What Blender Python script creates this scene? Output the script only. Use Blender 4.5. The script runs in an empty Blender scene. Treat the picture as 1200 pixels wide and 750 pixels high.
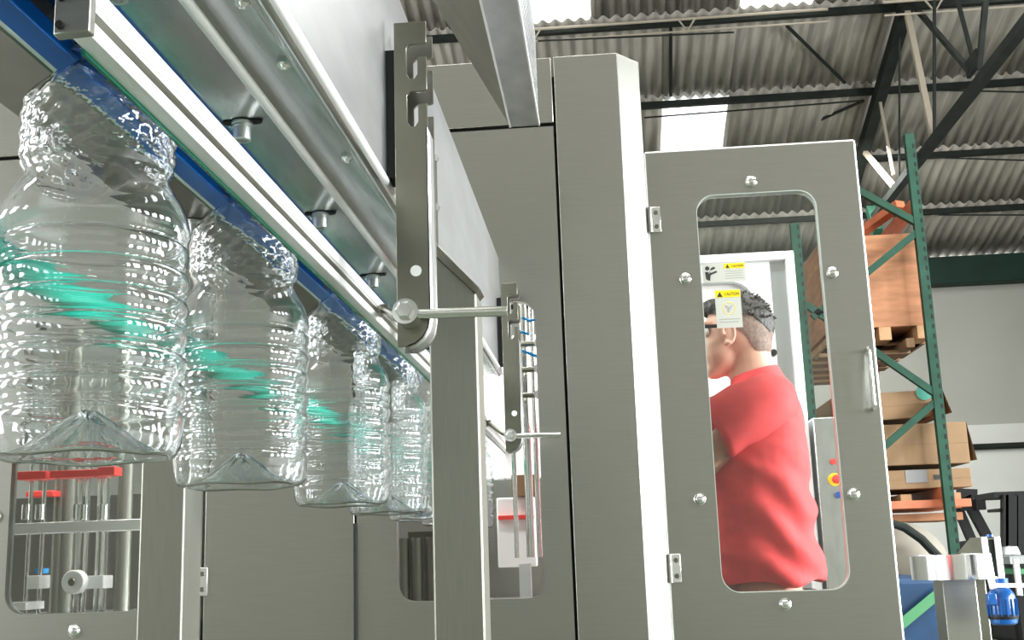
import bpy, bmesh, math, random
from mathutils import Vector, Matrix, noise
from mathutils.geometry import tessellate_polygon

random.seed(7)
C = bpy.context.scene.collection
H = 1.0                       # camera height above the floor; all numbers below are relative to the lens
# ------------------------------------------------------------------ camera
F = 1336.0
_d = Vector((117, 275, F)).normalized()
_u = Vector((-215, -6400, F)); _u = (_u - _d * _u.dot(_d)).normalized()
_r = _d.cross(_u)
if _r.x < 0: _r = -_r
cam_d = bpy.data.cameras.new('camera'); cam = bpy.data.objects.new('camera', cam_d); C.objects.link(cam)
cam_d.sensor_width = 36; cam_d.lens = 36 * F / 1200; cam_d.clip_start = .02; cam_d.clip_end = 200
ex = Vector((_r.x, _d.x, _u.x)); ey = -Vector((_r.y, _d.y, _u.y)); ez = -Vector((_r.z, _d.z, _u.z))
cam.matrix_world = Matrix(((ex.x, ey.x, ez.x, 0), (ex.y, ey.y, ez.y, 0), (ex.z, ey.z, ez.z, H), (0, 0, 0, 1)))
bpy.context.scene.camera = cam
def at(px, py, X=None, Y=None, Z=None):
    v = Vector((px - 600, py - 375, F)); w = Vector((_r.dot(v), _d.dot(v), _u.dot(v)))
    t = X / w.x if X is not None else (Y / w.y if Y is not None else Z / w.z)
    return w * t
# ------------------------------------------------------------------ world, light, exposure
sc = bpy.context.scene
sc.view_settings.view_transform = 'Standard'; sc.view_settings.look = 'None'
sc.view_settings.gamma = 1; sc.view_settings.use_curve_mapping = False
sc.view_settings.exposure = 0.45
cy = sc.cycles
cy.max_bounces = 20; cy.transmission_bounces = 20; cy.glossy_bounces = 8; cy.diffuse_bounces = 4
cy.transparent_max_bounces = 24; cy.sample_clamp_indirect = 6; cy.caustics_refractive = True; cy.caustics_reflective = True
cy.blur_glossy = 0.3
w = bpy.data.worlds.new('overcast'); sc.world = w; w.use_nodes = True
w.node_tree.nodes['Background'].inputs[0].default_value = (.93, .97, 1, 1)
w.node_tree.nodes['Background'].inputs[1].default_value = 5.0
def area(name, loc, target, sx, sy, power, col=(1, 1, 1)):
    l = bpy.data.lights.new(name, 'AREA'); l.shape = 'RECTANGLE'; l.size = sx; l.size_y = sy
    l.energy = power; l.color = col
    o = bpy.data.objects.new(name, l); C.objects.link(o)
    o.location = (loc[0], loc[1], loc[2] + H)
    o.rotation_euler = (Vector(target) - Vector(loc)).to_track_quat('-Z', 'Y').to_euler()
    return o
WY = (-2.6, -.9, .8, 2.5, 4.2, 5.9)
for _y in WY: area('added_side_light', (8.8, _y, 1.5), (0, _y, 1.2), .8, 3.4, 330, (.95, .98, 1))  # added area lamps, kept narrow for vertical streaks on the bottles
WL = (-2.4, .2, 2.8)
for _y in WL: area('added_side_light', (-6.9, _y, 1.5), (0, _y, 1.2), 0.9, 3.4, 110, (.97, .98, 1))  # lamps added on this side for highlights on the bottles' left edges
area('added_overhead_light', (-2.6, 1.5, 4.6), (-1.8, 1.5, 0), .5, 5, 200, (1, .98, .95))  # overhead lamps are added fill, as from skylights; no fittings modelled
area('added_overhead_light', (2.6, 6.0, 5.2), (2.6, 6.0, 0), 1.2, 5, 150, (1, .98, .95))
area('added_overhead_light', (2.6, 13.0, 4.2), (3.4, 15.0, 0), 1.2, 5, 330, (1, .99, .96))
area('added_overhead_light', (1.6, 1.0, 4.8), (1.2, 1.0, 0), .5, 5, 160, (1, .98, .95))
area('added_machine_fill', (-1.0, 3.3, 1.15), (-1.0, 3.3, 0), 1.6, .3, 28, (1, 1, 1))  # added lamp that brightens the inside of the machine

# ------------------------------------------------------------------ materials
M = {}
def nodes(m):
    m.use_nodes = True; nt = m.node_tree; return nt, nt.nodes['Principled BSDF']
def mat(name, col, rough=.5, metal=0, var=0, scale=8, bump=0, stretch=(1, 1, 1), emit=None, spec=None, coat=0):
    m = bpy.data.materials.new(name); nt, b = nodes(m)
    b.inputs['Base Color'].default_value = (*col, 1); b.inputs['Roughness'].default_value = rough; b.inputs['Metallic'].default_value = metal
    if coat: b.inputs['Coat Weight'].default_value = coat
    if spec is not None: b.inputs['Specular IOR Level'].default_value = spec
    if var or bump:
        tc = nt.nodes.new('ShaderNodeTexCoord'); mp = nt.nodes.new('ShaderNodeMapping'); mp.inputs['Scale'].default_value = stretch
        nz = nt.nodes.new('ShaderNodeTexNoise'); nz.inputs['Scale'].default_value = scale; nz.inputs['Detail'].default_value = 5
        nt.links.new(tc.outputs['Object'], mp.inputs['Vector']); nt.links.new(mp.outputs[0], nz.inputs['Vector'])
        if var:
            r = nt.nodes.new('ShaderNodeValToRGB'); r.color_ramp.elements[0].position = .3; r.color_ramp.elements[1].position = .7
            r.color_ramp.elements[0].color = (*[max(0, c * (1 - var)) for c in col], 1)
            r.color_ramp.elements[1].color = (*[min(1, c * (1 + var)) for c in col], 1)
            nt.links.new(nz.outputs['Fac'], r.inputs[0]); nt.links.new(r.outputs[0], b.inputs['Base Color'])
        if bump:
            bp = nt.nodes.new('ShaderNodeBump'); bp.inputs['Strength'].default_value = bump; bp.inputs['Distance'].default_value = .002
            nt.links.new(nz.outputs['Fac'], bp.inputs['Height']); nt.links.new(bp.outputs[0], b.inputs['Normal'])
    M[name] = m; return m
mat('steel_panel', (.34, .338, .305), .34, 1, .035, 6, .05, (1.5, 1.5, 60))
mat('steel_post', (.25, .25, .215), .48, .93, .05, 10, .06, (40, 40, 1.5))
mat('steel_sheet', (.58, .59, .58), .25, 1, .12, 5, .25, (9, 1.2, 2))
mat('steel_side', (.66, .67, .68), .34, 1, .08, 6, .2, (4, .8, 3))
mat('steel_bright', (.80, .80, .79), .16, 1)
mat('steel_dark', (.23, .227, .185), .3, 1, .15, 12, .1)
mat('galvanised', (.72, .74, .76), .28, 1, .18, 14, .6, (1, .6, 1))
mat('aluminium', (.90, .90, .90), .42, .55)
mat('groove', (.55, .57, .58), .4, 1)
mat('blue_plastic', (.004, .12, .47), .28, 0, .25, 3, .2, (6, 1, 1))
mat('green_strip', (.0, .13, .075), .25)
mat('green_tube', (.0, .29, .20), .35)
mat('black', (.010, .010, .010), .6, spec=.25)
mat('rubber', (.03, .03, .03), .7)
mat('red_plastic', (.75, .05, .04), .4)
mat('white_plastic', (.85, .85, .85), .35)
mat('white_paint', (.88, .9, .92), .35)
mat('wall_paint', (.37, .372, .335), .8, 0, .06, .7)
mat('wall_low', (.62, .63, .60), .8, 0, .05, .9)
mat('concrete', (.105, .125, .09), .45, 0, .18, 1.2)
mat('wall_dim', (.30, .30, .265), .8, 0, .06, .7)
mat('roof_sheet', (.34, .315, .275), .85, 0, .35, 2.2, 0, (3, .35, .35))
mat('roof_steel', (.013, .017, .014), .7, 0, .4, 5, spec=.25)
mat('roof_pipe', (.36, .31, .245), .6)
mat('rack_green', (.012, .052, .032), .6, 0, .3, 6, spec=.25)
mat('beam_green', (.010, .030, .021), .6, 0, .2, 2, spec=.25)
mat('rack_orange', (.46, .13, .055), .55, 0, .2, 6)
mat('plywood', (.36, .16, .075), .7, 0, .28, 3.5, 0, (1, 1, 5))
mat('cardboard', (.25, .155, .08), .8, 0, .08, 4)
mat('cardboard_dark', (.22, .13, .07), .85)
mat('pale_wood', (.42, .24, .12), .7, 0, .2, 9)
mat('teal_label', (.08, .33, .25), .6)
mat('paper', (.50, .51, .46), .6)
mat('grey_paper', (.24, .24, .24), .6)
mat('grey_rubber', (.36, .40, .36), .5)
mat('yellow', (.90, .68, .0), .5)
mat('print', (.03, .03, .03), .6)
mat('print_soft', (.35, .35, .33), .6)
mat('tarp_blue', (.006, .045, .12), .5, 0, .3, 4, .6)
mat('strap_green', (.07, .25, .11), .6)
mat('canvas', (.25, .23, .19), .9, 0, .15, 3)
mat('motor_blue', (.0, .09, .34), .3, 0, .15, 8, 0, (1, 1, 1), coat=.4)
mat('blue_hose', (.02, .3, .7), .4)
mat('skin', (.60, .34, .24), .5, 0, .08, 30)
mat('hair', (.022, .017, .014), .55, 0, .6, 60, 1.0, (1, 1, .3))
mat('hair_short', (.20, .125, .095), .65, 0, .35, 120, .4)
mat('polo', (.86, .065, .07), .8, 0, .08, 25, .25)
mat('trousers', (.03, .035, .05), .8)
mat('shoe', (.02, .02, .02), .5)
def glassy():
    m = bpy.data.materials.new('pane'); m.use_nodes = True; nt = m.node_tree; nt.nodes.clear()
    o = nt.nodes.new('ShaderNodeOutputMaterial'); t = nt.nodes.new('ShaderNodeBsdfTransparent'); g = nt.nodes.new('ShaderNodeBsdfGlossy')
    f = nt.nodes.new('ShaderNodeFresnel'); x = nt.nodes.new('ShaderNodeMixShader')
    t.inputs[0].default_value = (.95, .97, .96, 1); g.inputs['Roughness'].default_value = .03; f.inputs['IOR'].default_value = 1.5
    nt.links.new(f.outputs[0], x.inputs[0]); nt.links.new(t.outputs[0], x.inputs[1]); nt.links.new(g.outputs[0], x.inputs[2]); nt.links.new(x.outputs[0], o.inputs[0])
    M['pane'] = m
    m = bpy.data.materials.new('clear_plastic'); m.use_nodes = True; nt = m.node_tree; nt.nodes.clear()
    o = nt.nodes.new('ShaderNodeOutputMaterial'); g = nt.nodes.new('ShaderNodeBsdfGlass')
    g.inputs['IOR'].default_value = 1.5; g.inputs['Roughness'].default_value = 0.0; g.inputs['Color'].default_value = (.985, .995, 1, 1)
    tc = nt.nodes.new('ShaderNodeTexCoord'); nz = nt.nodes.new('ShaderNodeTexNoise'); nz.inputs['Scale'].default_value = 34; nz.inputs['Detail'].default_value = 2
    bp = nt.nodes.new('ShaderNodeBump'); bp.inputs['Strength'].default_value = .13; bp.inputs['Distance'].default_value = .004
    nt.links.new(tc.outputs['Object'], nz.inputs['Vector']); nt.links.new(nz.outputs['Fac'], bp.inputs['Height']); nt.links.new(bp.outputs[0], g.inputs['Normal'])
    nt.links.new(g.outputs[0], o.inputs[0]); M['clear_plastic'] = m
    m = bpy.data.materials.new('skylight_sheet'); m.use_nodes = True; nt = m.node_tree; nt.nodes.clear()
    o = nt.nodes.new('ShaderNodeOutputMaterial'); g = nt.nodes.new('ShaderNodeBsdfTranslucent'); g.inputs[0].default_value = (.85, .85, .82, 1)
    nt.links.new(g.outputs[0], o.inputs[0]); M['skylight_sheet'] = m
glassy()

# ------------------------------------------------------------------ builders
def thing(name, label, cat, loc, group=None):
    o = bpy.data.objects.new(name, None); C.objects.link(o); o.empty_display_size = .05
    o.location = (loc[0], loc[1], loc[2] + H); o['label'] = label; o['category'] = cat
    if group: o['group'] = group
    return o
def wl(o):
    v = Vector(o.location)
    while o.parent: o = o.parent; v += Vector(o.location)
    return v
class MB:
    def __init__(s): s.v = []; s.f = []
    def quad(s, a, b, c, d):
        n = len(s.v); s.v += [Vector(p) for p in (a, b, c, d)]; s.f.append((n, n + 1, n + 2, n + 3)); return s
    def box(s, x0, x1, y0, y1, z0, z1):
        n = len(s.v)
        s.v += [Vector((x, y, z)) for z in (z0, z1) for x, y in ((x0, y0), (x1, y0), (x1, y1), (x0, y1))]
        for f in ((0, 3, 2, 1), (4, 5, 6, 7), (0, 1, 5, 4), (1, 2, 6, 5), (2, 3, 7, 6), (3, 0, 4, 7)): s.f.append(tuple(n + i for i in f))
        return s
    def beam(s, a, b, wx, wz=None, up=(0, 0, 1)):
        a = Vector(a); b = Vector(b); wz = wz or wx; d = (b - a).normalized(); up = Vector(up)
        if abs(d.dot(up)) > .98: up = Vector((0, 1, 0))
        sx = d.cross(up).normalized() * wx / 2; sz = sx.cross(d).normalized() * wz / 2; n = len(s.v)
        for p in (a, b): s.v += [p - sx - sz, p + sx - sz, p + sx + sz, p - sx + sz]
        for f in ((0, 3, 2, 1), (4, 5, 6, 7), (0, 1, 5, 4), (1, 2, 6, 5), (2, 3, 7, 6), (3, 0, 4, 7)): s.f.append(tuple(n + i for i in f))
        return s
    def tube(s, path, r, n=12, cap=True):
        path = [Vector(p) for p in path]; rs = r if isinstance(r, (list, tuple)) else [r] * len(path)
        base = len(s.v); ref = None
        for i, p in enumerate(path):
            d = (path[min(i + 1, len(path) - 1)] - path[max(i - 1, 0)]).normalized()
            if ref is None: ref = d.orthogonal().normalized()
            ref = (ref - d * ref.dot(d)).normalized(); q = d.cross(ref)
            for k in range(n):
                a = 2 * math.pi * k / n; s.v.append(p + (ref * math.cos(a) + q * math.sin(a)) * rs[i])
        for i in range(len(path) - 1):
            for k in range(n):
                a = base + i * n + k; b = base + i * n + (k + 1) % n; s.f.append((a, b, b + n, a + n))
        if cap: s.f.append(tuple(base + k for k in reversed(range(n)))); s.f.append(tuple(base + (len(path) - 1) * n + k for k in range(n)))
        return s
    def lathe(s, prof, c, axis='z', n=32, fn=None):
        base = len(s.v); c = Vector(c)
        for j, (r, h) in enumerate(prof):
            for k in range(n):
                a = 2 * math.pi * k / n; rr, hh = (fn(r, h, a, j) if fn else (r, h)); x = rr * math.cos(a); y = rr * math.sin(a)
                s.v.append(c + Vector({'z': (x, y, hh), 'y': (x, hh, y), 'x': (hh, x, y)}[axis]))
        for j in range(len(prof) - 1):
            for k in range(n):
                a = base + j * n + k; b = base + j * n + (k + 1) % n; s.f.append((a, b, b + n, a + n))
        if prof[0][0] > 1e-6: s.f.append(tuple(base + k for k in reversed(range(n))))
        if prof[-1][0] > 1e-6: s.f.append(tuple(base + (len(prof) - 1) * n + k for k in range(n)))
        return s
    def plate(s, polys, y0, y1, axis='y'):
        """prism of a polygon (with holes) given in the plane across the axis"""
        def mk(p, t): return Vector({'y': (p[0], t, p[1]), 'x': (t, p[0], p[1]), 'z': (p[0], p[1], t)}[axis])
        flat = [p for q in polys for p in q]; n = len(s.v); m = len(flat)
        s.v += [mk(p, y0) for p in flat] + [mk(p, y1) for p in flat]
        for t in tessellate_polygon([[Vector((p[0], p[1], 0)) for p in q] for q in polys]):
            s.f.append(tuple(n + i for i in t)); s.f.append(tuple(n + m + i for i in reversed(t)))
        k = 0
        for q in polys:
            L = len(q)
            for i in range(L): a = k + i; b = k + (i + 1) % L; s.f.append((n + a, n + b, n + m + b, n + m + a))
            k += L
        return s
    def ball(s, c, r, nu=16, nv=10, R=None):
        c = Vector(c); r = r if isinstance(r, (tuple, list)) else (r, r, r); base = len(s.v)
        for j in range(nv + 1):
            p = math.pi * j / nv
            for k in range(nu):
                a = 2 * math.pi * k / nu; q = Vector((r[0] * math.sin(p) * math.cos(a), r[1] * math.sin(p) * math.sin(a), -r[2] * math.cos(p)))
                s.v.append(c + (R @ q if R else q))
        for j in range(nv):
            for k in range(nu): a = base + j * nu + k; b = base + j * nu + (k + 1) % nu; s.f.append((a, b, b + nu, a + nu))
        return s
    def mesh(s, name, off):
        me = bpy.data.meshes.new(name); me.from_pydata([tuple(p - off) for p in s.v], [], s.f)
        bm = bmesh.new(); bm.from_mesh(me); bmesh.ops.remove_doubles(bm, verts=bm.verts, dist=1e-6); bmesh.ops.recalc_face_normals(bm, faces=bm.faces)
        bm.to_mesh(me); bm.free(); return me
    def build(s, name, m, parent=None, label=None, cat=None, group=None, kind=None, bevel=0, smooth=35):
        for p in s.v: p.z += H
        if parent: off = wl(parent)
        else:
            xs = [p.x for p in s.v]; ys = [p.y for p in s.v]; off = Vector(((min(xs) + max(xs)) / 2, (min(ys) + max(ys)) / 2, min(p.z for p in s.v)))
        me = s.mesh(name, off); me.materials.append(M[m])
        if smooth: me.shade_smooth(); me.set_sharp_from_angle(angle=math.radians(smooth))
        o = bpy.data.objects.new(name, me); C.objects.link(o)
        if parent: o.parent = parent
        else: o.location = off
        if label: o['label'] = label
        if cat: o['category'] = cat
        if group: o['group'] = group
        if kind: o['kind'] = kind
        if bevel:
            b = o.modifiers.new('bevel', 'BEVEL'); b.width = bevel; b.segments = 2; b.limit_method = 'ANGLE'
        return o
def box(*a): return MB().box(*a)
def struct(name, mb, m, parent=None, **k): return mb.build(name, m, parent, kind='structure' if parent is None else None, **k)
def rrect(x0, x1, z0, z1, r, n=6):
    p = []
    for cx, cz, a0 in ((x1 - r, z1 - r, 0), (x0 + r, z1 - r, 90), (x0 + r, z0 + r, 180), (x1 - r, z0 + r, 270)):
        for i in range(n + 1): a = math.radians(a0 + 90 * i / n); p.append((cx + r * math.cos(a), cz + r * math.sin(a)))
    return p
def rect(x0, x1, z0, z1): return [(x0, z0), (x1, z0), (x1, z1), (x0, z1)]
def copy_tree(o, dv=None, parent=None, **props):
    c = o.copy(); C.objects.link(c); c.parent = parent
    if dv is not None: c.location = o.location + Vector(dv)
    for k, v in props.items(): c[k] = v
    for ch in [x for x in list(C.objects) if x.parent == o]: copy_tree(ch, None, c)
    return c
def text_mb(txt, x, z, y, size, wid=None):
    cu = bpy.data.curves.new('t', 'FONT'); cu.body = txt; cu.size = size; cu.extrude = .00015
    o = bpy.data.objects.new('t', cu); C.objects.link(o); dg = bpy.context.evaluated_depsgraph_get(); me = bpy.data.meshes.new_from_object(o.evaluated_get(dg))
    xs = [v.co.x for v in me.vertices]; sx = (wid / (max(xs) - min(xs))) if wid else 1
    b = MB(); b.v = [Vector((x + v.co.x * sx, y - .0002 - v.co.z, z + v.co.y)) for v in me.vertices]; b.f = [tuple(p.vertices) for p in me.polygons]
    bpy.data.objects.remove(o); bpy.data.curves.remove(cu); bpy.data.meshes.remove(me); return b

# ================================================================== THE SETTING
FL = -H
struct('floor', box(-7, 9, -6, 19.2, FL - .1, FL), 'concrete')
EAVE = 4.67
def roofz(y): return 10.37 - .3 * y
bw = struct('wall_back', box(-7, 9, 19.02, 19.2, FL, EAVE), 'wall_paint')
struct('wall_back_lower', box(-7, 9, 18.985, 19.02, FL, 1.86), 'wall_low', bw)
struct('wall_pipe', MB().tube([(2, 18.92, 1.5), (9, 18.92, 1.5)], .05), 'roof_steel', bw)
struct('wall_left', MB().plate([[(-6, FL), (19.2, FL), (19.2, 9), (-6, 9)]] + [[(_y - .45, -.2), (_y + .45, -.2), (_y + .45, 3.2), (_y - .45, 3.2)] for _y in WL], -7.2, -7, 'x'), 'wall_paint')  # tall openings added to match the left side lamps
struct('wall_front', box(-7, 9, -6.2, -6, FL, 9), 'wall_dim')
wr = MB().plate([[(-6, FL), (19.2, FL), (19.2, 9), (-6, 9)]] + [[(_y - .4, -.2), (_y + .4, -.2), (_y + .4, 3.2), (_y - .4, 3.2)] for _y in WY], 9, 9.2, 'x')  # openings cut only to give the added right lamps a source
struct('wall_right', wr, 'wall_dim')
# roof beyond the sheets that are in view
rr = MB(); rr.quad((-7, -6, roofz(4)), (9, -6, roofz(4)), (9, 4, roofz(4) + .1), (-7, 4, roofz(4) + .1)); rr.quad((-7, 4, roofz(4) + .1), (9, 4, roofz(4) + .1), (9, 10.2, roofz(10.2) + .1), (-7, 10.2, roofz(10.2) + .1))
struct('ceiling_over_camera', rr, 'roof_sheet')
ceiling = bpy.data.objects.new('ceiling', None); C.objects.link(ceiling); ceiling.location = (0, 15, roofz(15) + H); ceiling['kind'] = 'structure'
PY = [19.15, 17.5, 16.07, 14.6, 13.1, 11.62, 10.15]
def sheet_mesh(w_=.90):
    b = MB(); n = 6 * 8; W = w_ + .04
    for i in range(n + 1):
        x = W * i / n; z = .026 * math.cos(2 * math.pi * i / 8 )
        for y, dz in ((-.06, .045), (1.50, 0)): b.v += [Vector((x, y, z - .3 * y - dz * 0 + (.0 if y < 0 else .03))), Vector((x, y, z - .3 * y + .012 + (.0 if y < 0 else .03)))]
    for i in range(n):
        a = i * 4
        b.f += [(a, a + 4, a + 6, a + 2), (a + 1, a + 3, a + 7, a + 5), (a, a + 1, a + 5, a + 4), (a + 2, a + 6, a + 7, a + 3)]
    me = b.mesh('roof_sheet', Vector((0, 0, 0))); me.shade_smooth(); return me
me1 = sheet_mesh(); me1.materials.append(M['roof_sheet']); me2 = me1.copy(); me2.materials.clear(); me2.materials.append(M['skylight_sheet'])
for r in range(6):
    y0 = PY[r + 1]
    for k in range(-8, 9):
        x0 = .96 + .9 * k
        sky = (r == 2 and k in (0, -4)) or (r == 4 and k in (-2, 1, 4, -6)) or (r == 5 and k in (3,))
        o = bpy.data.objects.new('skylight_sheet' if sky else 'roof_sheet', me2 if sky else me1); C.objects.link(o); o.parent = ceiling
        o.location = (x0, y0 - 15, roofz(y0) - roofz(15) + random.uniform(0, .008)); o.scale = (1, (PY[r] - PY[r + 1]) / 1.475, 1)
        if sky: o['label'] = 'translucent white skylight sheet'
for i, y in enumerate(PY[1:]):
    p = thing('purlin', ['lowest dark purlin under the roof sheets, nearest the green eave beam', 'second dark purlin up from the green eave beam', 'third dark purlin up from the eave, just above the skylight over the door', 'dark purlin at the top of the photo below two skylights', 'dark purlin next beyond the top of the photo', 'dark purlin furthest up the roof slope'][i], 'purlin', (1, y, roofz(y) - .12), 'dark purlins across the roof')
    MB().box(-7, 9, y - .03, y + .03, roofz(y) - .10, roofz(y) - .03).build('web', 'roof_steel', p)
    MB().box(-7, 9, y - .03, y + .05, roofz(y) - .11, roofz(y) - .10).build('flange', 'roof_steel', p)
box(-7, 9, 18.7, 18.98, 4.16, 4.62).build('eave_beam', 'beam_green', label='dark green steel eave beam along the top of the grey wall', cat='beam', bevel=.01)
# truss
TX = 3.8
t = thing('roof_truss', 'heavy black steel roof truss with thin web members', 'truss', (TX, 15, 4.2))
def rz(y): return roofz(y) - .26
MB().beam((TX, 9.5, rz(9.5)), (TX, 18.9, rz(18.9)), .14, .17).build('rafter', 'roof_steel', t)
MB().beam((TX, 7, 4.39), (TX, 18.9, 4.39), .10, .09).build('bottom_chord', 'roof_steel', t)
def tp(x, y): 
    p = at(x, y, X=TX); return p
for a, b, w_, m in (((1065, 0), (1137, 84), .05, 'roof_steel'), ((1122, 0), (1143, 80), .035, 'roof_steel'), ((1155, 0), (1147, 82), .05, 'roof_steel'),
                    ((1095, 0), (1095, 155), .03, 'roof_steel'), ((1054, 20), (1054, 215), .022, 'roof_steel'), ((1031, 118), (1047, 205), .035, 'roof_pipe'),
                    ((1062, 10), (1093, 158), .065, 'roof_pipe'), ((1005, 168), (1047, 218), .06, 'roof_pipe'), ((1020, 245), (1029, 272), .12, 'rack_green')):
    pa, pb = tp(*a), tp(*b); MB().beam(pa, pb, w_).build('web_member', m, t, label='pale tan member' if m == 'roof_pipe' else None)
g = tp(1138, 82); box(TX - .02, TX + .02, g.y - .25, g.y + .1, g.z - .05, g.z + .12).build('gusset_plate', 'roof_steel', t)
# sag rods in the roof plane
for a, b, ya, yb, lab in (((922, 30), (990, 97), 13.2, 14.5, 'thin dark rod slanting under the roof left of the rafter, upper'), ((945, 108), (1003, 165), 14.7, 16.0, 'thin dark strut from the third purlin towards the rafter'),
                          ((1012, 118), (912, 162), 14.7, 15.9, 'thin dark rod crossing the strut above the steel door'), ((786, 27), (786, 112), 13.1, 14.5, 'thin dark sag rod hanging straight between purlins'),
                          ((652, 52), (632, 62), 13.5, 13.7, 'short dark rod above the tall machine cabinet')):
    MB().tube([at(*a, Y=ya), at(*b, Y=yb)], .022, 6).build('sag_rod', 'roof_steel', label=lab, cat='rod')
def cat_truss(x0, x1, Y, z, lab):
    t = thing('pipe_lattice', lab, 'pipe', ((x0 + x1) / 2, Y, z)); h = .16
    MB().tube([(x0, Y, z), (x1, Y, z)], .018, 6).build('top_pipe', 'roof_pipe', t); MB().tube([(x0, Y, z - h), (x1, Y, z - h)], .012, 6).build('bottom_pipe', 'roof_pipe', t)
    x = x0 + .55
    while x < x1 - .2:
        MB().tube([(x - .1, Y, z), (x, Y, z - h), (x + .1, Y, z)], .014, 6).build('strut', 'roof_pipe', t); x += 1.87
cat_truss(-1.2, 2.9, 12.9, 12.9 * .489, 'cream pipe lattice with small v struts above the tall cabinet')
cat_truss(3.3, 7.5, 12.0, 12.0 * .492, 'cream pipe lattice at the upper right beyond the black rafter')
for (a, b, Y, l) in (((630, 48), (860, 38), 12.5, 'fine wire strung below the cream pipe'), ((755, 138), (1010, 118), 14.3, 'fine wire strung in front of the skylight over the door'), ((1010, 182), (1200, 188), 15.5, 'fine wire under the second purlin'), ((1100, 252), (1200, 252), 17, 'fine wire under the lowest purlin'), ((1060, 105), (1200, 108), 14.2, 'fine wire across the bottom chord of the truss')):
    MB().tube([at(*a, Y=Y), at(*b, Y=Y)], .012, 5).build('wire', 'roof_steel', label=l, cat='wire')

# ================================================================== MACHINE ENCLOSURE
def dome_bolt(x, z, y, parent, r=.0135, name='bolt'):
    MB().lathe([(r * 1.15, 0), (r * 1.15, -.003), (r, -.004), (r * .9, -.008), (r * .6, -.011), (1e-7, -.012)], (x, y, z), 'y', 16).build(name, 'steel_bright', parent)
YM = 2.7
m = thing('machine_enclosure', 'tall brushed stainless steel filling machine enclosure with windows behind the bottles', 'machine', (-1.0, YM, FL))
b = MB().plate([rect(-2.6, -.973, FL + .12, 1.056), rrect(-1.457, -1.10, -.094, .611, .05)], YM, YM + .03)
dl = b.build('door', 'steel_panel', m)
box(-1.47, -1.08, YM + .012, YM + .018, -.11, .63).build('window_pane', 'pane', dl)
for x, z in ((-1.49, .14), (-1.278, -.135), (-1.278, .66)): dome_bolt(x, z, YM, dl)
box(-.967, -.604, YM, YM + .03, FL + .12, 1.056).build('door', 'steel_panel', m, bevel=.002)
MB().plate([rect(-.598, -.093, FL + .12, 1.056), rrect(-.503, -.157, -.092, .611, .04)], YM, YM + .03).build('infeed_panel', 'steel_panel', m)
box(-2.6, -.092, YM, YM + .03, 1.066, 1.241).build('fascia', 'steel_panel', m, bevel=.002)
box(-2.6, -.09, YM + .02, YM + .05, 1.04, 1.08).build('seam_backing', 'black', m)
box(-.62, -.58, YM + .03, YM + .05, FL, 1.05).build('seam_backing', 'black', m)
box(-.098, -.08, YM + .03, YM + .05, FL, 1.2).build('seam_backing', 'black', m)
MB().tube([(-.601, YM - .006, FL + .1), (-.601, YM - .006, .092)], .004, 8).build('cable', 'black', m)
# column with a chamfered corner
pz = [(-.086, YM), (.0745, YM), (.131, YM + .066), (.131, YM + .36), (-.086, YM + .36)]
MB().plate([pz], FL, 1.241, 'z').build('corner_column', 'steel_panel', m, bevel=.0015)
box(-2.6, .13, 3.72, 3.75, FL, .25).build('back_panel', 'steel_panel', m)
box(-2.6, .13, 3.72, 3.75, .95, 1.241).build('back_panel', 'steel_panel', m)
for x in (-2.6, -1.9, -.75, .07): box(x, x + .06, 3.70, 3.75, .25, .95).build('back_post', 'steel_post', m)
box(-2.6, .1, YM + .06, 3.7, -.16, -.12).build('drip_tray', 'steel_sheet', m)
box(-2.63, -2.6, YM, 3.75, FL, 1.241).build('side_panel', 'steel_panel', m)
# hinges
def hinge(x0, x1, zc, y, parent, hh=.033):
    h = box(x0, x1, y - .005, y, zc - hh, zc + hh).build('hinge', 'steel_bright', parent, bevel=.001)
    MB().tube([(x0, y - .005, zc - hh), (x0, y - .005, zc + hh)], .005, 10).build('hinge_pin', 'steel_bright', h)
    for dz in (-.018, .018): MB().lathe([(.006, -.005), (.005, -.008), (1e-7, -.008)], ((x0 + x1) / 2 + .002, y, zc + dz), 'y', 12).build('screw', 'steel_dark', h)
hinge(-.985, -.957, -.031, YM, m)
# mechanism inside the left window
mm = thing('bottle_gripper_carousel', 'steel rods with red plastic clamps and white roller behind the lower left window', 'machinery', (-1.3, 3.05, -.12))
def I(px, py, Y=3.0): return at(px, py, Y=Y)
for px, r in ((30, .006), (46, .006), (89, .008), (98, .007), (112, .006), (120, .010)):
    a = I(px, 700); a.z = -.12; c = Vector((a.x, a.y, .55)); MB().tube([a, c], r, 10).build('rod', 'steel_bright', mm)
for px in (70, 78, 145):
    a = I(px, 640, 3.3); MB().tube([(a.x, a.y, -.12), (a.x, a.y, .9)], .022, 14).build('pillar', 'steel_post', mm)
a = I(17, 620); c = I(160, 620); MB().box(a.x - .1, c.x + .2, 2.98, 3.06, a.z - .014, a.z + .014).build('cross_bar', 'aluminium', mm, bevel=.002)
for (x0, x1, y0, y1, Y, mt) in ((23, 58, 552, 563, 2.97, 'red_plastic'), (62, 121, 550, 561, 2.97, 'red_plastic'), (118, 138, 547, 558, 2.95, 'red_plastic'), (34, 66, 575, 583, 3.25, 'red_plastic')):
    a = I(x0, y1, Y); c = I(x1, y0, Y); box(a.x, c.x, Y - .02, Y + .03, a.z, c.z).build('clamp', mt, mm, bevel=.002)
a = I(88, 682, 2.93); MB().lathe([(.006, -.012), (.012, -.016), (.028, -.016), (.031, -.012), (.031, .012), (.02, .016)], a, 'y', 28).build('roller', 'white_plastic', mm)
MB().lathe([(.01, -.02), (.009, -.022), (1e-7, -.022)], a, 'y', 16).build('roller_hub', 'steel_dark', mm)
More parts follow.
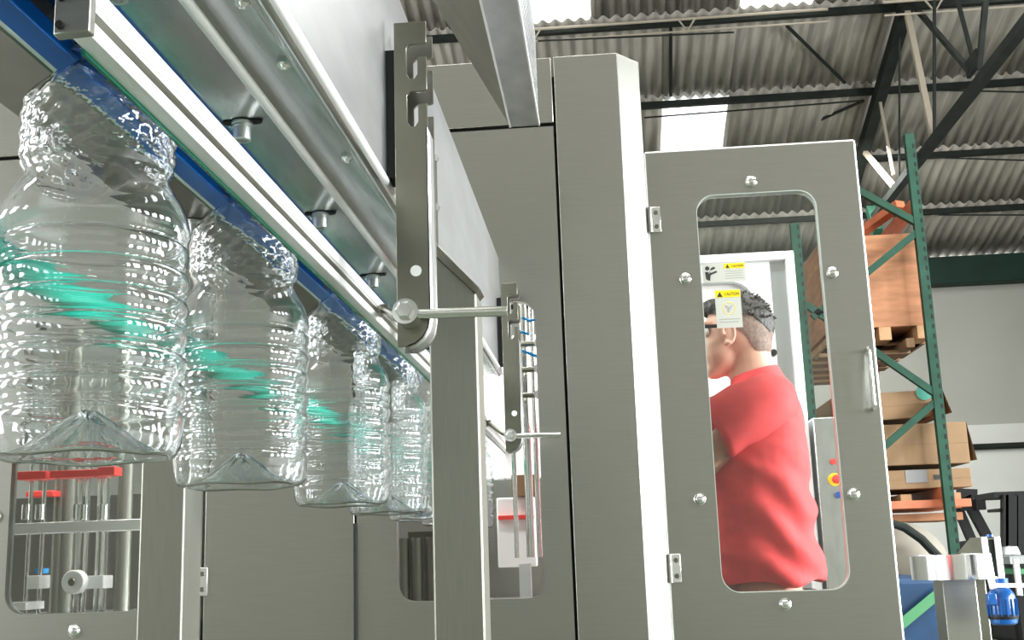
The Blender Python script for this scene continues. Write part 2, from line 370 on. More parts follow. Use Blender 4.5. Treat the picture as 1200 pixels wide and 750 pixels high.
for x0, x1 in ((37, 53), (105, 127)):
    a = I(x0, 690, 2.97); c = I(x1, 674, 2.97); box(a.x, c.x, 2.94, 3.0, a.z, c.z).build('block', 'white_plastic', mm, bevel=.002)
a = I(43, 672, 3.05); c = I(53, 666, 3.05); box(a.x, c.x, 3.04, 3.07, a.z, c.z).build('hose_fitting', 'blue_hose', mm)
for px in (90, 99, 121, 31, 47):
    a = I(px, 600, 2.99); MB().lathe([(.013, 0), (.013, .04)], (a.x, a.y, a.z - .02), 'z', 12).build('bushing', 'steel_bright', mm)
a = I(22, 714); c = I(52, 706); box(a.x, c.x, 2.9, 3.0, a.z, c.z + .004).build('small_plate', 'white_plastic', mm)
# mechanism inside the infeed opening
mi = thing('infeed_screw_stand', 'vertical polished rods with clamps and blue hoses inside the tall machine opening', 'machinery', (-.2, 3.1, -.12))
for px, py, Y, r in ((601, 500, 3.0, .006), (617, 500, 3.05, .011), (627, 500, 3.1, .007)):
    a = at(px, py, Y=Y); MB().tube([(a.x, Y, .0), (a.x, Y, .8)], r, 12).build('rod', 'steel_bright', mi)
for py in (404, 434, 464):
    a = at(618, py, Y=3.0); MB().tube([(a.x - .03, 2.99, a.z), (a.x + .03, 2.99, a.z)], .008, 10).build('clamp', 'steel_dark', mi)
    for dx in (-.028, .03): MB().lathe([(.011, -.01), (.011, .01)], (a.x + dx, 2.98, a.z), 'y', 12).build('clamp_knob', 'white_plastic', mi)
for pts in (((612, 372), (620, 376), (630, 374)), ((605, 391), (612, 389), (620, 392)), ((612, 411), (620, 414), (630, 418))):
    MB().tube([at(x, y, Y=2.96) for x, y in pts], .004, 8).build('hose', 'blue_hose', mi)
a = at(598, 560, Y=3.5); c = at(632, 392, Y=3.5); box(a.x - .1, c.x + .02, 3.5, 3.51, a.z, c.z).build('added_backdrop', 'white_plastic', mi)  # white backdrop plate added behind the rods to brighten the opening
for px in (473, 489, 507):
    a = at(px, 660, Y=3.0); MB().tube([(a.x, 3.0, -.12), (a.x, 3.0, .06)], .016, 14).build('leg_tube', 'steel_post', mi)
a = at(465, 650, Y=3.2); box(-.56, -.35, 3.18, 3.2, -.12, .08).build('splash_plate', 'steel_dark', mi)
a = at(590, 665, Y=3.3); c = at(626, 582, Y=3.3); bx = box(a.x - .015, c.x, 3.3, 3.36, a.z, c.z).build('cover_box', 'white_plastic', mi, bevel=.004)
a = at(590, 609, Y=3.29); c = at(626, 603, Y=3.29); box(a.x - .015, c.x, 3.285, 3.299, a.z, c.z).build('red_band', 'red_plastic', mi)
a = at(600, 582, Y=3.28); c = at(626, 556, Y=3.28); box(a.x, c.x, 3.28, 3.34, a.z + .002, c.z).build('tan_panel', 'cardboard', mi)
a = at(610, 700, Y=3.1); c = at(622, 660, Y=3.1); box(a.x, c.x, 3.08, 3.12, -.12, c.z).build('foot', 'white_plastic', mi)

# open door
YD = 2.77
d = thing('glazed_steel_door', 'open brushed steel door with a tall rounded window, right of the corner column', 'door', (.39, YD, -.9))
dz0 = -.9
MB().plate([rect(.134, .654, dz0, .995), rrect(.253, .549, -.097, .874, .045, 8)], YD, YD + .032).build('door_leaf', 'steel_panel', d)
et = MB()
for a_, b_ in (((.1345, dz0), (.1345, .995)), ((.1345, .995), (.654, .995)), ((.654, .995), (.654, dz0))): et.tube([(a_[0], YD + .004, a_[1]), (b_[0], YD + .004, b_[1])], .0042, 10)
et.build('folded_edge', 'aluminium', d)
box(.238, .564, YD + .020, YD + .026, -.112, .889).build('window_pane', 'pane', d)
MB().plate([rrect(.2525, .5495, -.0975, .8745, .045, 8), rrect(.2545, .5475, -.0955, .8725, .044, 8)], YD - .001, YD + .02).build('gasket', 'grey_rubber', d)
for px, py in ((880, 213), (803, 327), (975, 320), (820, 585), (1000, 579), (920, 708)):
    a = at(px, py, Y=YD); dome_bolt(a.x, a.z, YD, d, .0125)
hinge(.137, .163, .817, YD, d); hinge(.135, .160, -.036, YD, d)
hx = .634; h = MB().tube([(hx, YD, .462), (hx, YD - .028, .462), (hx + .000, YD - .034, .455), (hx, YD - .034, .325), (hx, YD - .028, .318), (hx, YD, .318)], .005, 10).build('handle', 'steel_bright', d)
# stickers on the pane
ys = YD + .019
st = thing('caution_sticker', 'wide yellow and white caution sticker with a reading figure, upper on the door window', 'sticker', (.31, ys, .653))
box(.259, .366, ys - .0004, ys, .653, .702).build('backing', 'paper', st)
box(.313, .364, ys - .0008, ys - .0004, .687, .700).build('yellow_header', 'yellow', st)
MB().plate([[(.317, .6885), (.327, .6885), (.322, .6985)]], ys - .0012, ys - .0008).build('warning_triangle', 'print', st)
text_mb('CAUTION', .331, .690, ys - .0009, .009, .03).build('lettering', 'print', st)
fb = MB(); fb.lathe([(.0055, 0), (1e-7, -.0003)], (.272, ys - .0006, .690), 'y', 16)
fb.plate([[(.266, .681), (.273, .681), (.279, .672), (.296, .679), (.294, .683), (.280, .678), (.277, .684), (.277, .658), (.268, .662)]], ys - .0009, ys - .0005)
fb.plate([[(.280, .684), (.292, .689), (.290, .693), (.286, .693), (.279, .688)]], ys - .0009, ys - .0005)
fb.build('reading_figure', 'print', st)
for z in (.680, .674, .668, .662): box(.315, .360, ys - .0008, ys - .0004, z, z + .0012).build('text_line', 'print_soft', st)
st = thing('caution_label', 'upright yellow-topped caution label with a hand symbol, lower on the door window', 'sticker', (.317, ys, .535))
box(.286, .349, ys - .0004, ys, .537, .634).build('backing', 'paper', st)
box(.287, .348, ys - .0008, ys - .0004, .614, .632).build('yellow_header', 'yellow', st)
MB().plate([[(.291, .6155), (.305, .6155), (.298, .629)]], ys - .0012, ys - .0008).build('warning_triangle', 'print', st)
text_mb('CAUTION', .309, .6185, ys - .0009, .011, .036).build('lettering', 'print', st)
MB().plate([[(.318 + .016 * math.cos(i * math.pi / 12), .586 + .016 * math.sin(i * math.pi / 12)) for i in range(24)], [(.318 + .0148 * math.cos(i * math.pi / 12), .586 + .0148 * math.sin(i * math.pi / 12)) for i in range(24)]], ys - .0008, ys - .0004).build('ring_symbol', 'yellow', st)
hs = MB(); hs.plate([[(.309, .594), (.316, .592), (.319, .588), (.327, .595), (.328, .592), (.320, .583), (.319, .576), (.314, .576), (.314, .586), (.309, .590)]], ys - .0008, ys - .0004); hs.build('hand_symbol', 'print_soft', st)
for z, x1 in ((.558, .343), (.551, .340)): box(.293, x1, ys - .0008, ys - .0004, z, z + .002).build('text_line', 'print_soft', st)

# ================================================================== AIR CONVEYOR
Y0, Y1 = .32, 2.695
cv = thing('air_conveyor', 'long stainless air conveyor duct with blue neck guides overhead', 'conveyor', (-.4, 1.5, .43))
ZP = .43
prof_r = [(-.363, ZP), (-.310, ZP), (-.3065, ZP - .0035), (-.303, ZP + .001), (-.262, ZP + .004), (-.258, ZP + .002), (-.2515, ZP - .003), (-.246, ZP - .002), (-.2415, ZP + .004), (-.2405, ZP + .012), (-.2405, .716), (-.244, .722), (-.30, .722)]
def strip(prof, y0, y1, th=.0015):
    b = MB(); n = len(prof); base = 0; K = 1
    outs = []
    for i, p in enumerate(prof):
        a = Vector(prof[max(i - 1, 0)]); c = Vector(prof[min(i + 1, n - 1)]); dd = (c - a).normalized(); outs.append((p[0] - dd.y * th, p[1] + dd.x * th))
    ring = list(prof) + outs[::-1]
    return MB().plate([ring], y0, y1)
sb = strip([p for p in prof_r if True][:10], Y0, Y1); sb.build('underside_plate', 'steel_sheet', cv, smooth=50)
box(-.2425, -.2405, Y0, Y1, ZP + .012, .72).build('side_panel', 'steel_side', cv, bevel=.0008)
prof_l = [(-.55, ZP + .02), (-.549, ZP + .002), (-.545, ZP), (-.470, ZP), (-.4665, ZP - .004), (-.463, ZP - .0045), (-.4595, ZP - .002), (-.4585, ZP + .004)]
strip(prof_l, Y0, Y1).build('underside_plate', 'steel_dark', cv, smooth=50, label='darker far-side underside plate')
for bx_, bz_, br__ in ((-.3065, ZP + .0005, .0052), (-.2425, ZP + .0055, .0056), (-.461, ZP + .001, .0048)): MB().tube([(bx_, Y0, bz_), (bx_, Y1, bz_)], br__, 20).build('rolled_edge', 'aluminium', cv)
box(-.552, -.550, Y0, Y1, ZP + .01, .72).build('side_panel', 'steel_side', cv)
box(-.55, -.2425, Y0, Y1, .716, .72).build('top_cover', 'steel_sheet', cv)
box(-.4575, -.434, Y0, Y1, ZP - .004, ZP + .012).build('neck_guide', 'blue_plastic', cv, bevel=.001)
box(-.386, -.363, Y0, Y1, ZP - .004, ZP + .012).build('neck_guide', 'blue_plastic', cv, bevel=.001)
box(-.4575, -.363, Y0, Y1, ZP + .05, ZP + .054).build('blue_liner', 'blue_plastic', cv)
def bolt(x, y):
    b = MB().plate([[(x + sx * .014 + .006 * math.cos(a), y + .006 * math.sin(a)) for sx, a in [(1, math.radians(-90 + 30 * i)) for i in range(7)] + [(-1, math.radians(90 + 30 * i)) for i in range(7)]]], ZP - .0012, ZP - .0002, 'z').build('bolt_slot', 'black', cv)
    k = MB().lathe([(.0105, 0), (.0105, -.002), (.0095, -.0025), (.0095, -.005), (.0085, -.0055), (.0085, -.018), (.0075, -.019), (.0045, -.019), (.0045, -.015), (1e-7, -.015)], (x, y, ZP - .001), 'z', 20).build('cap_screw', 'steel_side', cv)
for y in (.745, 1.036, 1.344, 1.667, 1.99, 2.3): bolt(-.342, y)
for y in (.72, 1.344, 1.96, 2.3): bolt(-.503, y)
for px, py in ((347, 77), (420, 187), (300, 5)):
    a = at(px, py, Z=ZP - .001); MB().lathe([(.0065, .001), (.006, -.001), (.003, -.003), (.0022, -.002), (1e-7, -.002)], (-.266, a.y, ZP), 'z', 14).build('rivet', 'steel_bright', cv)
# guide rail with clamps
gr = thing('bottle_guide_rail', 'aluminium guide rail with green wear strip slanting past the bottles', 'rail', (-.303, 1.2, .317))
RE = 4.3
prof = [(-.310, .317), (-.2975, .3165), (-.2965, .3175), (-.2965, .326), (-.2995, .3275), (-.2995, .337), (-.2965, .3385), (-.2965, .350), (-.298, .3515), (-.310, .3515)]
MB().plate([prof], .612, RE).build('rail_profile', 'aluminium', gr, smooth=20)
box(-.3128, -.3102, .635, RE, .3145, .349).build('wear_strip', 'green_strip', gr)
box(-.2999, -.2993, .613, RE, .3280, .3365).build('slot', 'steel_dark', gr)
ec = MB().plate([[(-.3155, .313), (-.2935, .314), (-.2935, .362), (-.3155, .362)]], .604, .612).build('end_cap', 'steel_panel', gr, bevel=.001)
for z in (.319, .337): MB().lathe([(.0025, 0), (.0025, -.002), (1e-7, -.002)], (-.3115, .604, z), 'y', 12).build('screw', 'black', ec)
MB().tube([(-.505, .3, .262), (-.505, 4.3, .262)], .0165, 16).build('far_guide_tube', 'green_tube', label='teal green round guide tube running behind the row of bottles', cat='guide rail')

# slotted brackets on the outside of the duct
def bracket(Yb, lab, cl):
    x0, x1, zt, zb = -.2295, -.1905, .633, .226
    br = thing('slotted_bracket', lab, 'bracket', (-.21, Yb, zb), 'slotted brackets on the conveyor side')
    def outline(s=0):
        p = [(x0, zt), (x0, zb + .012), (x0 + .012, zb + .011), (x0 + .021, zb + .014), (x0 + .030, zb + .021), (x0 + .0365, zb + .032), (x1, zb + .048)]
        for z in (zt - .105, zt - .045):
            p += [(x1, z), (x1 - .011, z), (x1 - .011, z - .022), (x1 - .015, z - .028), (x1 - .020, z - .028), (x1 - .024, z - .022), (x1 - .024, z + .012), (x1 - .020, z + .016), (x1 - .003, z + .016), (x1, z + .018)]
        p += [(x1, zt)]
        return p
    MB().plate([outline()], Yb, Yb + .004).build('front_plate', 'steel_dark', br, bevel=.0006, smooth=20)
    MB().plate([[(a + .001, b) for a, b in outline()]], Yb + .042, Yb + .046).build('rear_plate', 'steel_panel', br, smooth=20)
    # curved web joining the plates
    pts = [(x1, zt - .135), (x1, zb + .048), (x0 + .0365, zb + .032), (x0 + .030, zb + .021), (x0 + .021, zb + .014), (x0 + .012, zb + .011)]
    b = MB()
    for i in range(len(pts) - 1):
        a, c = pts[i], pts[i + 1]; b.quad((a[0], Yb, a[1]), (c[0], Yb, c[1]), (c[0], Yb + .046, c[1]), (a[0], Yb + .046, a[1]))
    o = b.build('web', 'steel_side', br, smooth=60); md = o.modifiers.new('thick', 'SOLIDIFY'); md.thickness = .002
    box(x0 - .011, x0 + .004, Yb + .004, Yb + .04, .44, .60).build('gap_shade', 'black', br)  # black block standing in for the shade of the gap beside the duct
    MB().lathe([(.0065, 0), (.0065, -.0008), (1e-7, -.0008)], (x0 + .0225, Yb, .325), 'y', 16).build('hole_plug', 'white_plastic', br)
    # arm
    zr = .272
    MB().tube([(-.215, Yb - .012, zr), (-.103, Yb - .012, zr - .002)], .0058, 14).build('arm_rod', 'steel_bright', br)
    MB().lathe([(.0145, 0), (.0145, .075), (.012, .08)], (-.215, Yb - .03, zr), 'y', 24).build('clamp_barrel', 'steel_bright', br)
    MB().lathe([(.0105, 0), (.0105, -.008), (.008, -.009), (1e-7, -.009)], (-.215, Yb - .03, zr), 'y', 6).build('hex_bolt', 'steel_bright', br, smooth=10)
    MB().tube([(-.215, Yb + .04, zr + .003), (-.245, Yb + .10, zr + .02), (-.29, Yb + .235, .332)], .006, 10).build('link_rod', 'steel_dark', br)
    MB().lathe([(.009, 0), (.009, .012)], (-.2965, Yb + .235, .333), 'x', 14).build('rail_clamp', 'steel_dark', br)
bracket(1.252, 'large slotted steel bracket with a clamp rod, in front of the near support post', 1)
bracket(2.60, 'small slotted steel bracket with a rod, at the machine end of the conveyor', 1)

# support posts
sp = thing('support_post', 'square brushed steel conveyor post right of the bottles, standing below the clamp rod', 'post', (-.205, 1.59, FL), 'conveyor support posts')
MB().plate([[(-.2395, FL + .01), (-.1715, FL + .01), (-.1715, .366), (-.232, .428), (-.2395, .43)]], 1.55, 1.622).build('tube', 'steel_post', sp, bevel=.003)
MB().plate([[(-.2385, .585), (-.2385, .437), (-.232, .427), (-.172, .364), (-.165, .371), (-.224, .437), (-.2305, .446), (-.2305, .585)]], 1.545, 1.60).build('strap', 'steel_dark', sp, bevel=.001)
for z in (.50, .575): MB().lathe([(.006, 0), (.006, -.006)], (-.2285, 1.57, z), 'y', 6).build('bolt_head', 'steel_bright', sp)
box(-.26, -.15, 1.53, 1.64, FL, FL + .01).build('foot_plate', 'steel_panel', sp)
sp = thing('support_post', 'square brushed steel conveyor post beside the lower left window', 'post', (-.617, 1.59, FL), 'conveyor support posts')
box(-.648, -.585, 1.55, 1.622, FL + .01, .52).build('tube', 'steel_post', sp, bevel=.003)
box(-.585, -.552, 1.56, 1.61, .46, .51).build('strap', 'steel_dark', sp)
box(-.67, -.56, 1.53, 1.64, FL, FL + .01).build('foot_plate', 'steel_panel', sp)

# overhead duct at top right
od = thing('overhead_trough', 'galvanised overhead trough with perforated side at the top centre', 'cable tray', (-.15, 1.6, .85))
OE = 2.165
box(-.160, -.103, .3, OE, .85, .853).build('bottom_strip', 'galvanised', od, bevel=.001)
pg = [[(.3, .853), (OE, .853), (OE, 1.05), (.3, 1.05)]]
ny = 0; holes = []
y = 1.50
while y < OE - .02:
    for k in range(9):
        z = .866 + k * .02; yy = y + (.01 if k % 2 else 0); holes.append([(yy + .0072 * math.cos(a * math.pi / 3), z + .0072 * math.sin(a * math.pi / 3)) for a in range(6)])
    y += .02
MB().plate([rect(.3, OE, .853, 1.05)] + holes, -.105, -.1035, 'x').build('perforated_side', 'galvanised', od, smooth=20)
box(-.1045, -.1015, .3, OE, .849, .857).build('edge_bead', 'aluminium', od)
box(-.163, -.1595, .3, OE, .849, .858).build('edge_bead', 'aluminium', od)
# inner sloping sheet, cut on the skew
a0 = (-.163, .3, .853); 
MB().quad((-.162, .3, .853), (-.162, OE, .853), (-.36, OE - .28, 1.16), (-.47, .3, 1.16)).build('sloping_sheet', 'steel_dark', od)
MB().quad((-.162, OE, .853), (-.105, OE, .853), (-.105, OE, 1.05), (-.162, OE, 1.05)).build('end_sheet', 'galvanised', od)

# ================================================================== BOTTLES
def bottle_mesh():
    prof = []; base = 0.0
    prof += [(1e-7, .036), (.008, .034), (.024, .024), (.044, .010), (.056, .0025), (.061, 0), (.068, .002), (.072, .009), (.0735, .018)]
    z = .024
    for k in range(7):
        prof += [(.0738, z), (.0750, z + .004), (.0750, z + .0075), (.0740, z + .0105), (.0712, z + .0128), (.0702, z + .0142), (.0712, z + .0156), (.0732, z + .0178), (.0726, z + .0200)]; z += .0225
    prof += [(.0752, z), (.0748, z + .006), (.0730, z + .014), (.069, z + .024), (.0635, z + .033), (.0585, z + .041), (.0565, z + .047), (.0575, z + .053)]
    z += .056
    z0 = z
    for k in range(17): prof.append((.0605 + .0012 * math.sin(k * math.pi / 16), z + k * .0031))
    z += .0496; z1 = z
    prof += [(.0575, z + .006), (.049, z + .016), (.037, z + .028), (.026, z + .037), (.0205, z + .041), (.019, z + .045), (.019, z + .052)]
    zz = z + .053
    prof += [(.0255, zz), (.0255, zz + .002), (.019, zz + .003), (.019, zz + .006), (.0205, zz + .008), (.019, zz + .010), (.0205, zz + .013), (.019, zz + .016), (.018, zz + .017)]
    prof = [(r, h * (.345 / (zz + 0))) for r, h in prof]; s = .345 / zz; z0 *= s; z1 *= s
    n = 96
    def fn(r, h, a, j):
        if h < .04 and r < .072 and j < 8:                                   # petal feet and push-up
            h = h * (1 + .07 * math.cos(5 * a)); 
            if j in (4, 5, 6): h += .0008 * (1 + math.cos(5 * a))
        if z0 < h < z1 - .001:                                     # diamond facets
            u = (h - z0) / (z1 - z0) * 3; v = a / (2 * math.pi) * 15
            t = abs(((u + v) % 1) - .5) + abs(((u - v) % 1) - .5); r += .0050 * (t - .6)
        elif .02 < h < z0:
            r += .0002 * math.sin(11 * a + h * 90) + .0004 * math.sin(4 * a)
        elif z1 <= h < z1 + .03: r += .0012 * math.cos(10 * a)
        return r, h
    b = MB(); b.lathe(prof, (0, 0, 0), 'z', n, fn); b.f = [f for f in b.f if len(f) == 4]
    me = b.mesh('bottle', Vector((0, 0, 0))); me.shade_smooth(); me.materials.append(M['clear_plastic']); return me
bme = bottle_mesh()
BY = [.872, 1.258, 1.75, 2.12, 2.50, 2.93, 3.36, 3.79, 4.2]
BL = ['nearest and largest clear ribbed plastic bottle, hanging at the left edge', 'second clear ribbed bottle from the left, in front of the bright post edge', 'third clear ribbed bottle in the hanging row, above the thin black cable',
      'fourth clear ribbed bottle, the last one seen whole before the support post', 'fifth clear bottle, half hidden behind the support post', 'clear bottle just inside the machine opening behind the support post',
      'second clear bottle inside the machine opening', 'third clear bottle inside the machine opening', 'furthest clear bottle deep inside the machine opening']
for i, y in enumerate(BY):
    o = bpy.data.objects.new('plastic_bottle', bme); C.objects.link(o); o.location = (-.41, y, .0865 + H); o.rotation_euler.z = [.1, .7, .3, 1.1, .5, .9, .2, .6, .4][i]
    o['label'] = BL[i]; o['category'] = 'bottle'; o['group'] = 'clear bottles hanging in a row from the conveyor'
    sdf = o.modifiers.new('wall', 'SOLIDIFY'); sdf.thickness = .0012; sdf.offset = -1

# ================================================================== CABINET BEHIND THE WORKER
YC = 4.0
c = thing('white_cabinet', 'white machine cabinet with a rounded window behind the worker', 'cabinet', (.5, YC, FL))
tr = at(930, 299, Y=YC); br_ = at(960, 690, Y=YC)
xr = .695; zt = 1.035
MB().plate([rect(-.1, xr - .085, FL + .05, zt - .03), rrect(.16, xr - .15, .15, zt - .10, .08)], YC, YC + .03).build('door', 'white_paint', c, bevel=.002)
MB().plate([rrect(.158, xr - .148, .148, zt - .098, .08), rrect(.166, xr - .156, .156, zt - .106, .075)], YC - .003, YC).build('window_gasket', 'groove', c)
box(.15, xr - .14, YC + .01, YC + .016, .14, zt - .09).build('window_pane', 'white_plastic', c)
box(xr - .085, xr - .03, YC + .012, YC + .05, FL + .05, zt - .03).build('jamb', 'groove', c)
box(xr - .03, xr, YC - .02, YC + .5, FL, zt).build('side_frame', 'white_paint', c, bevel=.004)
box(-.1, xr - .03, YC - .02, YC + .5, zt - .03, zt).build('top_frame', 'white_paint', c, bevel=.004)
a = at(906, 414, Y=YC); MB().lathe([(.012, 0), (.012, -.02), (.008, -.025)], (a.x, YC, a.z), 'y', 14).build('latch_knob', 'black', c)
a = at(818, 350, Y=YC); 
cp = thing('control_console', 'grey steel control console with emergency stop, seen through the door window', 'control panel', (.82, 3.95, FL))
box(.705, .92, 3.95, 4.3, FL, .435).build('housing', 'steel_sheet', cp, bevel=.004)
a = at(978, 562, Y=3.95); e = MB().lathe([(.022, 0), (.022, -.004), (1e-7, -.004)], (a.x, 3.95, a.z), 'y', 20).build('stop_collar', 'yellow', cp)
MB().lathe([(.009, -.004), (.009, -.015), (.015, -.016), (.015, -.024), (.008, -.027), (1e-7, -.027)], (a.x + .003, 3.95, a.z), 'y', 20).build('stop_button', 'red_plastic', e)
a = at(976, 541, Y=3.95); MB().lathe([(.010, 0), (.010, -.008), (1e-7, -.009)], (a.x, 3.95, a.z), 'y', 16).build('red_lamp', 'red_plastic', cp)
a = at(982, 580, Y=3.95); MB().lathe([(.011, 0), (.011, -.014), (1e-7, -.015)], (a.x, 3.95, a.z), 'y', 16).build('blue_button', 'motor_blue', cp)

# ================================================================== THE WORKER
def remesh(mb, name, m, parent, vox, smooth_it=4, disp=None, label=None):
    for p in mb.v: p.z += H
    off = wl(parent); me = bpy.data.meshes.new(name); me.from_pydata([tuple(p - off) for p in mb.v], [], mb.f)
    bm = bmesh.new(); bm.from_mesh(me); bmesh.ops.remove_doubles(bm, verts=bm.verts, dist=1e-6); bmesh.ops.recalc_face_normals(bm, faces=bm.faces); bm.to_mesh(me); bm.free()
    o = bpy.data.objects.new(name, me); C.objects.link(o)
    r = o.modifiers.new('r', 'REMESH'); r.mode = 'VOXEL'; r.voxel_size = vox
    s = o.modifiers.new('s', 'SMOOTH'); s.iterations = smooth_it; s.factor = .6
    me2 = bpy.data.meshes.new_from_object(o.evaluated_get(bpy.context.evaluated_depsgraph_get()))
    o.modifiers.clear(); o.data = me2; o.parent = parent
    if disp:
        ns = [v.normal.copy() for v in me2.vertices]
        for v, n in zip(me2.vertices, ns): v.co += n * disp(v.co + off - Vector((0, 0, H)), n)
    me2.materials.clear(); me2.materials.append(M[m]); me2.shade_smooth()
    if label: o['label'] = label
    return o
YP = 3.12
hc = at(868, 391, Y=YP); hc = Vector(hc)
pw = thing('person', 'dark-haired person in glasses and a red polo shirt, working behind the glazed door', 'person', (hc.x + .03, YP, FL))
bx0, hy, hz = hc                                  # bx0: body axis, hx: head axis
hx = bx0 - .016
body = MB()
body.ball((hx + .012, hy, hz + .010), (.092, .075, .098), 24, 18)
body.ball((hx + .035, hy, hz - .030), (.062, .064, .070), 20, 14)      # back of the skull
body.ball((hx - .040, hy, hz - .045), (.056, .057, .072), 20, 14)      # face and jaw
body.ball((hx - .062, hy, hz - .098), (.030, .034, .026))             # chin
body.tube([(hx - .085, hy, hz + .015), (hx - .100, hy, hz - .012), (hx - .112, hy, hz - .035), (hx - .09, hy, hz - .045)], [.009, .012, .016, .010], 12)
body.ball((hx - .092, hy, hz - .066), (.012, .026, .010))             # lips
body.ball((hx - .082, hy, hz + .025), (.014, .055, .010))             # brow
body.tube([(hx + .030, hy, hz - .03), (hx + .038, hy, hz - .09), (bx0 + .030, hy, hz - .16)], [.060, .059, .070], 18)
body.tube([(bx0 + .03, hy, hz - .15), (bx0 + .02, hy, hz - .25), (bx0 + .01, hy, hz - .40), (bx0 + .01, hy, hz - .58), (bx0 + .015, hy, hz - .68)], [.07, .10, .11, .11, .115], 20)
for sy in (-1, 1):
    sh = Vector((bx0 + .01, hy + sy * .140, hz - .235)); el = sh + Vector((-.20, sy * .01, -.17)); wr_ = el + Vector((-.14, -sy * .04, .19))
    body.ball(sh, .045); body.tube([Vector((bx0 + .02, hy, hz - .2)), sh], [.05, .05], 14); body.tube([sh, (sh + el) / 2, el], [.045, .044, .040], 16); body.ball(el, .041)
    body.tube([el, el.lerp(wr_, .4), wr_], [.040, .037, .026], 16)
    hd = wr_ + Vector((-.05, 0, .005)); body.ball(hd, (.045, .018, .036))
    for k, L in enumerate((.062, .072, .068, .052)):
        q = hd + Vector((-.036, 0, .024 - k * .0165)); body.tube([hd + Vector((-.01, 0, .018 - k * .012)), q, q + Vector((-L * .5, -sy * .008, -.004)), q + Vector((-L * .85, -sy * .03, -.008))], [.010, .0095, .0085, .007], 8)
    q = hd + Vector((.012, -sy * .01, .028)); body.tube([q, q + Vector((-.025, -sy * .022, .018)), q + Vector((-.055, -sy * .034, .016))], [.012, .0105, .0085], 8)
    hip = Vector((bx0 + .01, hy + sy * .085, hz - .72)); kn = hip + Vector((-.02, 0, -.42)); an = Vector((hip.x + .02, hip.y, FL + .09))
    body.ball(hip, .095); body.tube([hip, kn, an], [.088, .058, .04], 16)
    body.tube([an, an + Vector((-.03, 0, -.05)), an + Vector((-.16, 0, -.07))], [.042, .04, .025], 10)
remesh(body, 'body', 'skin', pw, .0065, 5)
off = wl(pw) - Vector((0, 0, H))
# ear
e = MB(); ec_ = Vector((hx - .026, hy - .074, hz - .012))
pts = []
for i in range(13):
    a = math.radians(-100 + 300 * i / 12); pts.append(ec_ + Vector((-.016 * math.cos(a) * -1, -.010 + .004 * math.cos(a), .028 * math.sin(a) + (.004 if a > 0 else 0))))
e.tube(pts, [.0045] * 4 + [.005] * 6 + [.0045] * 3, 8); e.ball(ec_ + Vector((0, -.003, 0)), (.015, .006, .026)); e.ball(ec_ + Vector((-.006, -.006, -.027)), (.008, .005, .010))
remesh(e, 'ear', 'skin', pw, .0028, 3)
e2 = MB(); e2.ball((hx - .026, hy + .08, hz - .012), (.015, .009, .029)); e2.build('ear', 'skin', pw)
for sy in (-1, 1):
    MB().ball((hx - .083, hy + sy * .03, hz + .004), .0125).build('eye', 'white_plastic', pw)
def hairn(p, n):
    return .0035 * noise.noise(Vector((p.x * 90, p.y * 90, p.z * 30))) + .0025 * noise.noise(p * 200)
def cut(o, low):
    bm = bmesh.new(); bm.from_mesh(o.data)
    bmesh.ops.delete(bm, geom=[v for v in bm.verts if low(v.co.x + off.x - hx, v.co.z + off.z - hz)], context='VERTS'); bm.to_mesh(o.data); bm.free(); o.data.shade_smooth()
def lerp_pts(x, pts):
    if x <= pts[0][0]: return pts[0][1]
    for (xa, za), (xb, zb) in zip(pts, pts[1:]):
        if x <= xb: return za + (zb - za) * (x - xa) / (xb - xa)
    return pts[-1][1]
hr = MB(); hr.ball((hx + .013, hy, hz + .022), (.096, .079, .092), 28, 18); hr.ball((hx - .045, hy, hz + .070), (.048, .055, .030)); hr.ball((hx + .045, hy, hz + .030), (.062, .064, .070))
cut(remesh(hr, 'hair', 'hair', pw, .004, 2, hairn), lambda x, z: z < lerp_pts(x, [(-.09, .062), (-.05, .045), (-.02, .038), (.04, .038), (.075, .005), (.1, -.022)]))
tf = MB()
for i in range(260):
    a = random.uniform(0, 2 * math.pi); p = random.uniform(.05, 1.45); dv = Vector((math.sin(p) * math.cos(a), math.sin(p) * math.sin(a), math.cos(p)))
    q = Vector((hx + .013 + dv.x * .094, hy + dv.y * .077, hz + .022 + dv.z * .090))
    if q.z - hz < lerp_pts(q.x - hx, [(-.09, .062), (-.05, .045), (.04, .038), (.075, .005), (.1, -.022)]): continue
    t_ = (dv * .3 + Vector((random.uniform(-.3, .8), random.uniform(-.5, .5), random.uniform(-.3, .2)))).normalized()
    tf.tube([q - dv * .004, q + dv * .002 + t_ * .006, q + dv * .001 + t_ * .0125], [.0042, .0028, .0006], 5)
tf.build('hair_tufts', 'hair', pw, kind='stuff')
hs = MB(); hs.ball((hx + .012, hy, hz + .010), (.0935, .0768, .099), 28, 18); hs.ball((hx + .035, hy, hz - .030), (.0640, .0660, .072), 20, 14)
cut(remesh(hs, 'short_hair', 'hair_short', pw, .0045, 2), lambda x, z: x < -.004 or z < lerp_pts(x, [(-.004, .0), (.02, -.02), (.045, -.062), (.1, -.075)]))
gl = MB()
for sy in (-1, 1): gl.beam((hx - .098, hy + sy * .062, hz + .012), (hx - .010, hy + sy * .080, hz + .010), .004, .009)
gl.beam((hx - .102, hy - .062, hz + .014), (hx - .102, hy + .062, hz + .014), .005, .006)
gl.build('glasses_frame', 'black', pw)
lens = MB(); 
for sy in (-1, 1): lens.lathe([(.024, 0), (.024, .002)], (hx - .103, hy + sy * .033, hz - .006), 'x', 20)
lens.build('glasses_lens', 'pane', pw)
